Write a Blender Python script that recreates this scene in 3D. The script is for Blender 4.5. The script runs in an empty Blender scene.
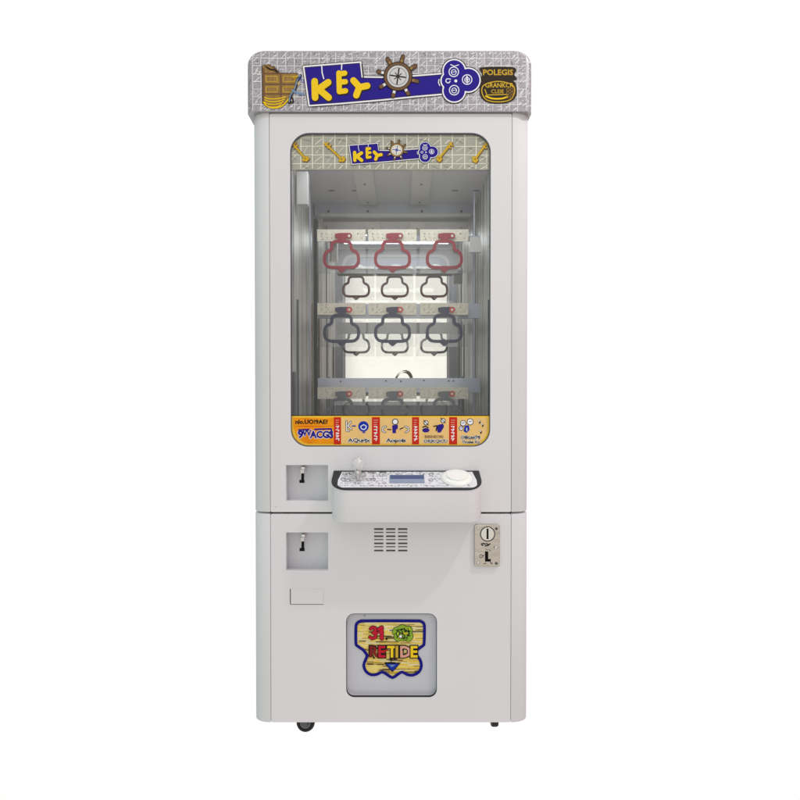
import bpy, bmesh, math, random
from mathutils import Vector, Matrix
R = random.Random(7)
scene = bpy.context.scene
COL = scene.collection

# ------------------------------------------------------------ camera
U = 0.0028          # metres per measured unit on the front door plane
D = 1.5             # camera to front door
ZB = 0.087          # bottom edge of the cabinet
ZC = ZB + 337 * U   # eye height
cam_d = bpy.data.cameras.new('camera')
cam = bpy.data.objects.new('camera', cam_d)
COL.objects.link(cam)
cam_d.sensor_width = 36
cam_d.lens = 36 * (D / U) / 800 * 1.003
cam_d.clip_start = 0.05
cam_d.clip_end = 200
PITCH = -0.7
cam.location = (0, -D, ZC)
cam.rotation_euler = (math.radians(90 + PITCH), 0, 0)
cam_d.shift_x = -2 / 800
cam_d.shift_y = -(12.9 + math.tan(math.radians(PITCH)) * (D / U)) / 800
scene.camera = cam

# ------------------------------------------------------------ world (bright white studio behind, room in front)
w = bpy.data.worlds.new('World')
scene.world = w
w.use_nodes = True
nt = w.node_tree
nt.nodes.clear()
N = nt.nodes.new
L = nt.links.new
out = N('ShaderNodeOutputWorld')
bg = N('ShaderNodeBackground')
tc = N('ShaderNodeTexCoord')
sep = N('ShaderNodeSeparateXYZ')
L(tc.outputs['Generated'], sep.inputs[0])


def wramp(src, pts):
    mr = N('ShaderNodeMapRange')
    mr.inputs['From Min'].default_value = -1
    mr.inputs['From Max'].default_value = 1
    L(src, mr.inputs['Value'])
    r = N('ShaderNodeValToRGB')
    e = r.color_ramp.elements
    e[0].position, e[0].color = (pts[0][0] + 1) / 2, (*pts[0][1], 1)
    e[1].position, e[1].color = (pts[-1][0] + 1) / 2, (*pts[-1][1], 1)
    for p, c in pts[1:-1]:
        n = e.new((p + 1) / 2)
        n.color = (*c, 1)
    L(mr.outputs[0], r.inputs[0])
    return r.outputs[0]


def wmul(a, b):
    m = N('ShaderNodeMix')
    m.data_type = 'RGBA'
    m.blend_type = 'MULTIPLY'
    m.inputs['Factor'].default_value = 1
    L(a, m.inputs['A'])
    L(b, m.inputs['B'])
    return m.outputs['Result']


side = wramp(sep.outputs['X'], [(-1, (.38, .49, .48)), (-.35, (.76, .82, .81)), (-.11, (.95, .93, .88)), (-.08, (1.27, 1.25, 1.16)), (.08, (1.27, 1.25, 1.16)), (.11, (.95, .92, .88)), (.35, (.90, .83, .86)), (1, (.58, .46, .49))])
vert = wramp(sep.outputs['Z'], [(-1, (.66, .64, .61)), (-.25, (.85, .84, .81)), (.1, (1, 1, 1)), (.5, (1.08, 1.09, 1.12)), (1, (1.08, 1.10, 1.14))])
front = wmul(side, vert)
fac = wramp(sep.outputs['Y'], [(.60, (0, 0, 0)), (.69, (1, 1, 1))])
mx = N('ShaderNodeMix')
mx.data_type = 'RGBA'
L(fac, mx.inputs['Factor'])
L(front, mx.inputs['A'])
mx.inputs['B'].default_value = (1.05, 1.05, 1.03, 1)
L(mx.outputs['Result'], bg.inputs['Color'])
bg.inputs['Strength'].default_value = 1.0
L(bg.outputs[0], out.inputs[0])

# ------------------------------------------------------------ lamp: one room lamp high to the right
ld = bpy.data.lights.new('room_lamp', 'AREA')
ld.energy = 19
ld.size = 0.10
ld.color = (1, .97, .95)
lo = bpy.data.objects.new('room_lamp', ld)
COL.objects.link(lo)
lo.location = (1.45, -0.95, 3.15)
lo.rotation_euler = (Vector((0, 0, .7)) - lo.location).to_track_quat('-Z', 'Y').to_euler()

# added fill light brightening the compartment, unseen behind the printed header
ll = bpy.data.lights.new('compartment_fill', 'AREA')
ll.shape = 'RECTANGLE'
ll.size, ll.size_y = .54, .16
ll.energy = 1.7
ll.color = (.86, .92, 1)
llo = bpy.data.objects.new('compartment_fill', ll)
COL.objects.link(llo)
llo.location = (-.03, .22, 1.775)
llo.rotation_euler = (0, 0, 0)

scene.view_settings.view_transform = 'Standard'
scene.view_settings.look = 'None'
scene.view_settings.exposure = 0
scene.view_settings.gamma = 1
scene.render.engine = 'CYCLES'
scene.cycles.transparent_max_bounces = 32
scene.cycles.max_bounces = 12
scene.cycles.glossy_bounces = 8


# ------------------------------------------------------------ materials
def lin(c):
    c = c / 255
    return c / 12.92 if c <= .04045 else ((c + .055) / 1.055) ** 2.4


def mat(name, rgb, rough=.45, metal=0.0, var=0.0, vscale=(8, 8, 8), bump=0.0, bscale=300, coat=0.0, rgb2=None, detail=4, spec=None):
    if spec is None:
        spec = .12 if ('print' in name or 'line' in name or 'badge' in name) else .5
    m = bpy.data.materials.new(name)
    m.use_nodes = True
    t = m.node_tree
    b = t.nodes['Principled BSDF']
    c = tuple(lin(v) for v in rgb)
    b.inputs['Base Color'].default_value = (*c, 1)
    b.inputs['Roughness'].default_value = rough
    b.inputs['Metallic'].default_value = metal
    b.inputs['Coat Weight'].default_value = coat
    b.inputs['Specular IOR Level'].default_value = spec
    tcn = t.nodes.new('ShaderNodeTexCoord')
    if var > 0 or rgb2:
        mp = t.nodes.new('ShaderNodeMapping')
        mp.inputs['Scale'].default_value = vscale
        nz = t.nodes.new('ShaderNodeTexNoise')
        nz.inputs['Scale'].default_value = 1
        nz.inputs['Detail'].default_value = detail
        rp = t.nodes.new('ShaderNodeValToRGB')
        rp.color_ramp.elements[0].position = .32
        rp.color_ramp.elements[1].position = .68
        lo_c = tuple(v * (1 - var) for v in c)
        hi_c = tuple(lin(v) for v in rgb2) if rgb2 else tuple(min(1, v * (1 + var)) for v in c)
        rp.color_ramp.elements[0].color = (*lo_c, 1)
        rp.color_ramp.elements[1].color = (*hi_c, 1)
        t.links.new(tcn.outputs['Object'], mp.inputs[0])
        t.links.new(mp.outputs[0], nz.inputs[0])
        t.links.new(nz.outputs[0], rp.inputs[0])
        t.links.new(rp.outputs[0], b.inputs['Base Color'])
    if bump > 0:
        n2 = t.nodes.new('ShaderNodeTexNoise')
        n2.inputs['Scale'].default_value = bscale
        n2.inputs['Detail'].default_value = 3
        bp = t.nodes.new('ShaderNodeBump')
        bp.inputs['Strength'].default_value = bump
        bp.inputs['Distance'].default_value = .001
        t.links.new(tcn.outputs['Object'], n2.inputs[0])
        t.links.new(n2.outputs[0], bp.inputs['Height'])
        t.links.new(bp.outputs[0], b.inputs['Normal'])
    return m


def clear(name, tint=(1, 1, 1), refl=.06, edge=.35, rough=.0):
    """thin clear sheet: passes light, mirrors a little, more at grazing angles"""
    m = bpy.data.materials.new(name)
    m.use_nodes = True
    t = m.node_tree
    t.nodes.clear()
    o = t.nodes.new('ShaderNodeOutputMaterial')
    tr = t.nodes.new('ShaderNodeBsdfTransparent')
    tr.inputs[0].default_value = (*tint, 1)
    gl = t.nodes.new('ShaderNodeBsdfGlossy')
    gl.inputs['Roughness'].default_value = rough
    lw = t.nodes.new('ShaderNodeLayerWeight')
    lw.inputs[0].default_value = .25
    mr = t.nodes.new('ShaderNodeMapRange')
    mr.inputs['To Min'].default_value = refl
    mr.inputs['To Max'].default_value = edge
    mxs = t.nodes.new('ShaderNodeMixShader')
    t.links.new(lw.outputs['Facing'], mr.inputs[0])
    t.links.new(mr.outputs[0], mxs.inputs[0])
    t.links.new(tr.outputs[0], mxs.inputs[1])
    t.links.new(gl.outputs[0], mxs.inputs[2])
    t.links.new(mxs.outputs[0], o.inputs[0])
    return m


M_WHITE = mat('white_powder_coat', (227, 225, 226), .40, var=.014, vscale=(3, 3, 3), bump=.06, bscale=260, coat=.06, spec=.35)
M_POST = mat('white_satin_side', (224, 223, 224), .6, var=.014, vscale=(3, 3, 3), bump=.06, bscale=260, spec=.12)
M_TRAY = mat('white_tray', (216, 216, 219), .45)
M_DARK = mat('dark_gap', (30, 30, 32), .6)
M_GASKET = mat('black_gasket', (26, 28, 34), .5)
M_GASK2 = mat('grey_gasket', (84, 86, 92), .5)
M_GLASS = clear('window_glass', (.97, .975, .98), .035, .5)
M_ACRYL = clear('clear_acrylic', (.95, .95, .95), .085, .5)
M_MIRROR = mat('mirror', (246, 244, 238), .015, 1.0)
M_WALL = mat('reflection_streak_panel', (136, 138, 146), .42, .3, var=.72, vscale=(70, 70, .7), rgb2=(250, 245, 228), detail=6)  # streaky reflections on the walls, painted in as vertical colour noise
M_INNER = mat('inner_grey', (176, 178, 188), .45, .2, var=.05)
M_BEAM = mat('inner_beam', (212, 209, 202), .4, .2)
M_RAIL = mat('rail_metal', (192, 195, 204), .3, .35, var=.05)
M_STRIP = mat('lock_strip', (228, 219, 196), .4, .1, var=.10, vscale=(60, 60, 60))
M_RED = mat('red_plastic', (150, 24, 42), .35)
M_NAVY = mat('navy_plastic', (42, 45, 76), .35)
M_GREYP = mat('grey_plastic', (104, 106, 110), .35)
M_RING = mat('red_ring', (205, 40, 34), .35)
M_BLACK = mat('black_print', (18, 18, 22), .5)
M_MARQ = mat('marquee_silver', (150, 145, 149), .36, .25, var=.22, vscale=(420, 420, 420), rgb2=(190, 185, 189))
M_HEAD = mat('header_print', (170, 169, 156), .5, var=.08, vscale=(30, 30, 30))
M_CREAM = mat('cream_line', (236, 232, 210), .5)
M_WLINE = mat('white_line', (232, 230, 232), .4)
M_DLINE = mat('grey_line', (112, 108, 110), .5)
M_BLUE = mat('blue_print', (42, 28, 138), .35)
M_BLUE2 = mat('royal_blue_print', (22, 52, 168), .4)
M_YEL = mat('yellow_print', (246, 206, 34), .38)
M_YELD = mat('gold_dark', (160, 118, 22), .45)
M_GOLD = mat('gold_print', (210, 172, 48), .4)
M_OCHRE = mat('ochre_wood', (150, 112, 44), .5, var=.22, vscale=(160, 160, 40))
M_BROWN = mat('brown_print', (118, 88, 60), .5)
M_DISC = mat('disc_print', (206, 206, 204), .4)
M_DBROWN = mat('dark_brown_print', (52, 42, 34), .5)
M_SKY = mat('steel_blue_print', (120, 150, 184), .5)
M_WPRINT = mat('white_print', (242, 242, 244), .4)
M_ORANGE = mat('orange_print', (240, 126, 0), .4, var=.12, vscale=(14, 14, 14), rgb2=(252, 168, 24))
M_TAN = mat('tan_print', (240, 198, 128), .45, var=.05, vscale=(20, 20, 20))
M_REDP = mat('red_print', (204, 44, 24), .42)
M_YSTRIP = mat('yellow_border', (250, 200, 40), .4)
M_CHROME = mat('chrome', (214, 212, 208), .14, 1.0)
M_COIN = mat('brushed_steel', (196, 190, 180), .22, .95, var=.14, vscale=(20, 20, 400))
M_COIN2 = mat('polished_steel', (226, 224, 218), .18, .9)
M_LOGOBK = mat('logo_backing', (196, 196, 203), .22, var=.03, vscale=(6, 6, 6), coat=.4)
M_NAVYP = mat('badge_blue', (14, 14, 128), .4)
M_WOODY = mat('badge_yellow_wood', (236, 200, 96), .45, var=.22, vscale=(22, 22, 420), rgb2=(255, 238, 150))
M_CRIM = mat('crimson_print', (196, 26, 52), .4)
M_MAROON = mat('maroon_print', (128, 34, 34), .45)
M_GREEN = mat('lime_print', (138, 176, 48), .45)
M_PINK = mat('pink_print', (222, 160, 140), .45)
M_BUTTON = mat('ivory_button', (246, 246, 240), .25, coat=.5)
M_BALL = mat('clear_white_ball', (250, 250, 250), .08, coat=1.0)
M_BALL.node_tree.nodes['Principled BSDF'].inputs['Transmission Weight'].default_value = .6
M_LCD = mat('lcd', (138, 150, 176), .2, coat=.5)
M_LCDD = mat('lcd_dark', (62, 80, 124), .3)
M_RUBBER = mat('black_rubber', (22, 22, 24), .6)
M_HUB = mat('grey_hub', (96, 98, 102), .35, .5)
M_OVERLAY = mat('panel_overlay', (226, 226, 230), .35, var=.05, vscale=(60, 60, 60))

# ------------------------------------------------------------ geometry helpers
root = bpy.data.objects.new('key_prize_machine', None)
COL.objects.link(root)
root.location = (-.03, .35, 0)
root['label'] = 'tall white arcade prize machine with blue KEY marquee, glass window and small control shelf'
root['category'] = 'arcade machine'


def k(y):
    return U * (D + y) / D


def P(px, py, y=0.0):
    """measured position (px, py) on the plane at depth y, in metres"""
    return Vector(((px - 402) * k(y), y, ZC - (py - 385) * k(y)))


def finish(name, me, material, parent, smooth=False):
    ms = material if isinstance(material, (list, tuple)) else [material]
    if not me.materials:
        for m in ms:
            me.materials.append(m)
    vs = [v.co.copy() for v in me.vertices]
    lo_ = Vector((min(v[i] for v in vs) for i in range(3)))
    hi_ = Vector((max(v[i] for v in vs) for i in range(3)))
    c = (lo_ + hi_) / 2
    me.transform(Matrix.Translation(-c))
    o = bpy.data.objects.new(name, me)
    COL.objects.link(o)
    o['_c'] = list(c)
    if parent is not None:
        pc = Vector(parent['_c']) if '_c' in parent else parent.location
        o.parent = parent
        o.location = c - Vector(pc)
    else:
        o.location = c
    if smooth:
        for p in me.polygons:
            p.use_smooth = True
        try:
            me.set_sharp_from_angle(angle=math.radians(35))
        except Exception:
            pass
    return o


def from_bm(name, bm, material, parent, smooth=False):
    bmesh.ops.recalc_face_normals(bm, faces=bm.faces)
    me = bpy.data.meshes.new(name)
    bm.to_mesh(me)
    bm.free()
    return finish(name, me, material, parent, smooth)


def box_bm(bm, x0, x1, y0, y1, z0, z1, bevel=0.0):
    v = [bm.verts.new((x, y, z)) for x in (x0, x1) for y in (y0, y1) for z in (z0, z1)]
    fs = [bm.faces.new([v[i] for i in q]) for q in ((0, 1, 3, 2), (4, 6, 7, 5), (0, 4, 5, 1), (2, 3, 7, 6), (0, 2, 6, 4), (1, 5, 7, 3))]
    if bevel:
        es = {e for f in fs for e in f.edges}
        bmesh.ops.recalc_face_normals(bm, faces=fs)
        bmesh.ops.bevel(bm, geom=list(es), offset=bevel, segments=2, affect='EDGES', profile=.5)


def box(name, x0, x1, y0, y1, z0, z1, m, parent, bevel=0.0):
    bm = bmesh.new()
    box_bm(bm, x0, x1, y0, y1, z0, z1, bevel)
    return from_bm(name, bm, m, parent)


def pbox(name, a0, b0, a1, b1, y0, y1, m, parent, bevel=0.0):
    """box given by measured outline at depth y0 (front face) and back depth y1"""
    p, q = P(a0, b0, y0), P(a1, b1, y0)
    return box(name, p.x, q.x, y0, y1, q.z, p.z, m, parent, bevel)


def rrect(x0, y0, x1, y1, r, n=8):
    if not isinstance(r, (tuple, list)):
        r = (r,) * 4
    pts = []
    for (cx, cy, rr, a0) in ((x0 + r[0], y0 + r[0], r[0], 180), (x1 - r[1], y0 + r[1], r[1], 270), (x1 - r[2], y1 - r[2], r[2], 0), (x0 + r[3], y1 - r[3], r[3], 90)):
        if rr <= 0:
            pts.append((cx, cy))
            continue
        for i in range(n + 1):
            a = math.radians(a0 + 90 * i / n)
            pts.append((cx + rr * math.cos(a), cy + rr * math.sin(a)))
    return pts


def circ(cx, cy, rx, ry=None, n=32, a0=0, a1=360):
    ry = ry or rx
    full = abs(a1 - a0) >= 360
    return [(cx + rx * math.cos(math.radians(a0 + (a1 - a0) * i / (n if full else n - 1))), cy + ry * math.sin(math.radians(a0 + (a1 - a0) * i / (n if full else n - 1)))) for i in range(n)]


def smooth_path(pts, n=5, closed=True):
    res = []
    m = len(pts)
    rng = range(m) if closed else range(m - 1)
    for i in rng:
        if closed:
            p0, p1, p2, p3 = pts[(i - 1) % m], pts[i], pts[(i + 1) % m], pts[(i + 2) % m]
        else:
            p0, p1, p2, p3 = pts[max(i - 1, 0)], pts[i], pts[i + 1], pts[min(i + 2, m - 1)]
        for j in range(n):
            t = j / n
            res.append(tuple(.5 * ((2 * p1[a]) + (-p0[a] + p2[a]) * t + (2 * p0[a] - 5 * p1[a] + 4 * p2[a] - p3[a]) * t * t + (-p0[a] + 3 * p1[a] - 3 * p2[a] + p3[a]) * t ** 3) for a in (0, 1)))
    if not closed:
        res.append(pts[-1])
    return res


def star_union(cx, cy, circles, n=120):
    """outline of the union of discs seen from (cx, cy)"""
    pts = []
    for i in range(n):
        a = 2 * math.pi * i / n
        dx, dy = math.cos(a), math.sin(a)
        best = 0.5
        for (ax, ay, r) in circles:
            ox, oy = cx - ax, cy - ay
            b = ox * dx + oy * dy
            c = ox * ox + oy * oy - r * r
            q = b * b - c
            if q > 0:
                t = -b + math.sqrt(q)
                best = max(best, t)
        pts.append((cx + dx * best, cy + dy * best))
    return pts


def sheet(name, loops, y0, y1, m, parent, bevel=0.0):
    """flat panel with holes: loops of measured points at depth y0, solid to depth y1"""
    cu = bpy.data.curves.new(name, 'CURVE')
    cu.dimensions = '2D'
    cu.fill_mode = 'BOTH'
    th = (y1 - y0) / 2
    cu.extrude = th - bevel
    cu.bevel_depth = bevel
    cu.bevel_resolution = 2
    cu.offset = -bevel
    for lp in loops:
        s = cu.splines.new('POLY')
        s.points.add(len(lp) - 1)
        for i, (a, b) in enumerate(lp):
            p = P(a, b, y0)
            s.points[i].co = (p.x, p.z, 0, 1)
        s.use_cyclic_u = True
    to = bpy.data.objects.new(name, cu)
    COL.objects.link(to)
    dg = bpy.context.evaluated_depsgraph_get()
    dg.update()
    me = bpy.data.meshes.new_from_object(to.evaluated_get(dg))
    bpy.data.objects.remove(to)
    bpy.data.curves.remove(cu)
    me.transform(Matrix.Translation((0, y0 + th, 0)) @ Matrix.Rotation(math.radians(90), 4, 'X'))
    me.name = name
    me.materials.clear()
    return finish(name, me, m, parent)


def front_frame(y0):
    return lambda a, b, off: P(a, b, y0) + Vector((0, -off, 0))


class Ink:
    """flat printed marks laid on a surface; every mark sits a hair above the one before"""
    STEP = 2.2e-5

    def __init__(self, frame, base=.00015, cyc=40):
        self.f, self.base, self.cyc, self.i = frame, base, cyc, 0
        self.bm = bmesh.new()
        self.mats = []

    def _mi(self, m):
        if m not in self.mats:
            self.mats.append(m)
        return self.mats.index(m)

    def poly(self, pts, m, off=None):
        o = self.base + (self.i % self.cyc) * self.STEP if off is None else off
        self.i += 1
        f = self.bm.faces.new([self.bm.verts.new(self.f(a, b, o)) for a, b in pts])
        f.normal_update()
        f.material_index = self._mi(m)
        return f

    def seg(self, p, q, wd, m, off=None, cap=True):
        dx, dy = q[0] - p[0], q[1] - p[1]
        l = math.hypot(dx, dy) or 1e-6
        a = math.atan2(dy, dx)
        r = wd / 2
        if cap:
            pts = [(p[0] + r * math.cos(a + math.pi / 2 + math.pi * i / 6), p[1] + r * math.sin(a + math.pi / 2 + math.pi * i / 6)) for i in range(7)]
            pts += [(q[0] + r * math.cos(a - math.pi / 2 + math.pi * i / 6), q[1] + r * math.sin(a - math.pi / 2 + math.pi * i / 6)) for i in range(7)]
        else:
            nx, ny = -dy / l * r, dx / l * r
            pts = [(p[0] + nx, p[1] + ny), (p[0] - nx, p[1] - ny), (q[0] - nx, q[1] - ny), (q[0] + nx, q[1] + ny)]
        self.poly(pts, m, off)

    def line(self, pts, wd, m, off=None, closed=False, cap=True):
        pts = list(pts) + ([pts[0]] if closed else [])
        for p, q in zip(pts, pts[1:]):
            self.seg(p, q, wd, m, off, cap)

    def ring(self, pts, wd, m, off=None):
        """closed outline as one band without overlaps"""
        o = self.base + (self.i % self.cyc) * self.STEP if off is None else off
        self.i += 1
        n = len(pts)
        ins, outs = [], []
        for i in range(n):
            p0, p1, p2 = pts[i - 1], pts[i], pts[(i + 1) % n]
            tx, ty = p2[0] - p0[0], p2[1] - p0[1]
            l = math.hypot(tx, ty) or 1e-6
            nx, ny = -ty / l * wd / 2, tx / l * wd / 2
            ins.append(self.bm.verts.new(self.f(p1[0] + nx, p1[1] + ny, o)))
            outs.append(self.bm.verts.new(self.f(p1[0] - nx, p1[1] - ny, o)))
        for i in range(n):
            j = (i + 1) % n
            f = self.bm.faces.new((ins[i], ins[j], outs[j], outs[i]))
            f.material_index = self._mi(m)

    def text(self, s, x, y, h, m, off=None, wide=1.0, fat=.0, rot=0, align='LEFT'):
        """words in measured units: baseline left at (x, y), cap height h"""
        cu = bpy.data.curves.new('t', 'FONT')
        cu.body = s
        cu.size = 1
        cu.align_x = align
        cu.offset = fat
        cu.resolution_u = 2
        to = bpy.data.objects.new('t', cu)
        COL.objects.link(to)
        dg = bpy.context.evaluated_depsgraph_get()
        dg.update()
        me = bpy.data.meshes.new_from_object(to.evaluated_get(dg))
        bpy.data.objects.remove(to)
        bpy.data.curves.remove(cu)
        o = self.base + (self.i % self.cyc) * self.STEP if off is None else off
        self.i += 1
        sc = h / .69
        ca, sa = math.cos(math.radians(rot)), math.sin(math.radians(rot))
        vs = []
        for v in me.vertices:
            a, b = v.co.x * sc * wide, v.co.y * sc
            vs.append(self.bm.verts.new(self.f(x + a * ca + b * sa, y + a * sa - b * ca, o)))
        mi = self._mi(m)
        for p in me.polygons:
            try:
                f = self.bm.faces.new([vs[i] for i in p.vertices])
                f.material_index = mi
            except ValueError:
                pass
        bpy.data.meshes.remove(me)

    def build(self, name, parent):
        me = bpy.data.meshes.new(name)
        for m in self.mats:
            me.materials.append(m)
        self.bm.to_mesh(me)
        self.bm.free()
        return finish(name, me, None, parent)


def absorb(dst, src):
    """fold a printed layer into the mesh it is printed on"""
    n0 = len(dst.data.materials)
    for m in src.data.materials:
        dst.data.materials.append(m)
    bm = bmesh.new()
    bm.from_mesh(dst.data)
    d = Vector(src['_c']) - Vector(dst['_c'])
    vs = [bm.verts.new(v.co + d) for v in src.data.vertices]
    for p in src.data.polygons:
        f = bm.faces.new([vs[i] for i in p.vertices])
        f.material_index = p.material_index + n0
    bm.to_mesh(dst.data)
    bm.free()
    me = src.data
    bpy.data.objects.remove(src)
    bpy.data.meshes.remove(me)


def lathe(name, prof, origin, axis, m, parent, n=40):
    """profile (radius, height) turned round an axis"""
    bm = bmesh.new()
    q = Vector((0, 0, 1)).rotation_difference(Vector(axis).normalized())
    rings = []
    for (r, h) in prof:
        if r < 1e-6:
            rings.append([bm.verts.new(Vector(origin) + q @ Vector((0, 0, h)))])
        else:
            rings.append([bm.verts.new(Vector(origin) + q @ Vector((r * math.cos(2 * math.pi * i / n), r * math.sin(2 * math.pi * i / n), h))) for i in range(n)])
    for a, b in zip(rings, rings[1:]):
        for i in range(n):
            j = (i + 1) % n
            if len(a) == 1 and len(b) == 1:
                continue
            if len(a) == 1:
                bm.faces.new((a[0], b[i], b[j]))
            elif len(b) == 1:
                bm.faces.new((a[i], a[j], b[0]))
            else:
                bm.faces.new((a[i], a[j], b[j], b[i]))
    return from_bm(name, bm, m, parent, True)


def prism_bm(bm, pts2, y0, y1):
    """solid from an outline of (x, z) metres between depths"""
    a = [bm.verts.new((x, y0, z)) for x, z in pts2]
    b = [bm.verts.new((x, y1, z)) for x, z in pts2]
    bm.faces.new(a)
    bm.faces.new(b[::-1])
    n = len(a)
    for i in range(n):
        bm.faces.new((a[i], a[(i + 1) % n], b[(i + 1) % n], b[i]))


# ------------------------------------------------------------ cabinet shell
XL, XR, YB = -.4175, .3555, .78
ZT = P(0, 112).z
CR = .030
DOOR_L, DOOR_R = P(270.6, 0).x, P(511, 0).x


def side_profile(s):
    """plan outline of one side: rounded front post plus side wall; s=-1 left, +1 right"""
    xo = XL if s < 0 else XR
    xd = DOOR_L - .0012 if s < 0 else DOOR_R + .0012
    hw = abs(xo - xd)
    outer = [(xd, 0.0)]
    for i in range(0, 11):
        a = math.radians(90 * i / 10)
        outer.append((xo - s * hw * .97 * (1 - math.sin(a)), CR * (1 - math.cos(a))))
    outer.append((xo, YB))
    th = .016
    inner = [(xo - s * th, YB), (xo - s * th, CR + .01), (xd, .018)]
    return outer + inner


def side_panel(s, z0, z1):
    pr = side_profile(s)
    bm = bmesh.new()
    a = [bm.verts.new((x, y, z0)) for x, y in pr]
    b = [bm.verts.new((x, y, z1)) for x, y in pr]
    n = len(a)
    bm.faces.new(a)
    bm.faces.new(b)
    for i in range(n):
        bm.faces.new((a[i], a[(i + 1) % n], b[(i + 1) % n], b[i]))
    bmesh.ops.recalc_face_normals(bm, faces=bm.faces)
    es = [e for e in bm.edges if abs(e.verts[0].co.z - e.verts[1].co.z) < 1e-6]
    bmesh.ops.bevel(bm, geom=es, offset=.0014, segments=2, affect='EDGES', profile=.5)
    return from_bm('side_panel', bm, M_POST, root, True)


ZS0, ZS1 = P(0, 512).z, P(0, 510).z
for s in (-1, 1):
    side_panel(s, ZB, ZS0)
    side_panel(s, ZS1, ZT - .002)
box('back_panel', XL + .017, XR - .017, YB - .014, YB - .002, ZB + .003, ZT - .004, M_WHITE, root)
box('base_panel', XL + .017, XR - .017, .014, YB - .015, ZB + .001, ZB + .016, M_WHITE, root)
box('top_panel', XL + .017, XR - .017, .020, YB - .015, ZT - .018, ZT - .004, M_WHITE, root)

# upper door with the window opening and the tray opening
WIN = rrect(291, 133, 490, 444.5, (19, 19, 17, 17), 10)
upper = sheet('upper_door', [rrect(270.6, 114, 511, 510, 1.2, 3), WIN[::-1], rrect(286, 463, 328, 499, .4, 2)[::-1]], 0, .014, M_WHITE, root, .0008)
# lower door with its openings
holes = [rrect(286, 530.5, 328, 568.5, .4, 2)[::-1], rrect(346, 612, 437, 696.5, 8, 6)[::-1]]
for cx in (374, 386, 398):
    for j in range(7):
        yy = 526.2 + j * 3.6
        holes.append(rrect(cx, yy, cx + 9.4, yy + (1.9 if j % 2 == 0 else 1.3), .5, 3)[::-1])
lower = sheet('lower_door', [rrect(270.6, 512, 511, 721.8, 1.2, 3)] + holes, 0, .014, M_WHITE, root, .0005)
# louvre blades behind the vent slots
bm = bmesh.new()
for cx in (374, 386, 398):
    for j in range(6):
        p = P(cx + .2, 529.4 + j * 3.6, .015)
        q = P(cx + 9.2, 529.4 + j * 3.6, .015)
        v = [bm.verts.new(c) for c in ((p.x, .0150, p.z), (q.x, .0150, q.z), (q.x, .024, q.z + .006), (p.x, .024, p.z + .006))]
        bm.faces.new(v)
from_bm('vent_louvre', bm, M_WHITE, root)
pbox('vent_dark_sheet', 370, 522, 411, 553, .030, .033, M_DARK, root)  # dark sheet standing in for the shade inside the cabinet

# door screw, little hatch plate
sc = P(276, 504)
lathe('screw', [(0, .0018), (.0022, .0014), (.0034, 0)], sc, (0, -1, 0), M_COIN2, root, 16)
hp = sheet('access_hatch', [rrect(290.6, 587.3, 323.2, 602.3, .5, 2)], -.0016, -.0001, M_WHITE, root, .0004)
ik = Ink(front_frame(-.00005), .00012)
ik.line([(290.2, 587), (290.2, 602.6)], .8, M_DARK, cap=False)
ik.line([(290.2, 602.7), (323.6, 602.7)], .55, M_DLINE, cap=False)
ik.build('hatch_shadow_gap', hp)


# ------------------------------------------------------------ window
bm = bmesh.new()
n = len(WIN)
ga = [P(a, b, 0) for a, b in WIN]
ctr = P(390.5, 288.7, 0)
i0 = rrect(291.2, 133.2, 489.8, 444.3, (19, 19, 17, 17), 10)
i1 = rrect(291.6, 133.8, 489.4, 443.5, (18.6, 18.6, 16.4, 16.4), 10)
rows = [[bm.verts.new(P(a, b, 0) + Vector((0, dy, 0))) for a, b in lp] for lp, dy in ((i0, .0115), (i0, .0012), (i1, .0012), (i1, .0115))]
for ra, rb in zip(rows, rows[1:]):
    for i in range(n):
        bm.faces.new((ra[i], ra[(i + 1) % n], rb[(i + 1) % n], rb[i]))
from_bm('window_gasket', bm, M_GASK2, root)
glass = sheet('window_glass', [rrect(291.5, 133.5, 489.5, 444, (18.6, 18.6, 16.6, 16.6), 10)], .0100, .0101, M_GLASS, root)
# ---- printed header behind/above
hdr = sheet('window_header', [rrect(292, 134.2, 489, 169.6, (18, 18, 0, 0), 10)], .0072, .0088, M_HEAD, glass)


def inside_header(x, y):
    if y < 134.8 or y > 169 or x < 292.6 or x > 488.4:
        return False
    for cx, sx in ((310.5, -1), (470.5, 1)):
        if (x - cx) * sx > 0 and y < 152.4 and math.hypot(x - cx, y - 152.4) > 17.4:
            return False
    return True


def clipped(ik, p, q, wd, m, test):
    n = max(2, int(math.hypot(q[0] - p[0], q[1] - p[1]) / .8))
    run = []
    for i in range(n + 1):
        t = i / n
        c = (p[0] + (q[0] - p[0]) * t, p[1] + (q[1] - p[1]) * t)
        if test(*c):
            run.append(c)
        else:
            if len(run) > 1:
                ik.seg(run[0], run[-1], wd, m, cap=False)
            run = []
    if len(run) > 1:
        ik.seg(run[0], run[-1], wd, m, cap=False)


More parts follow.
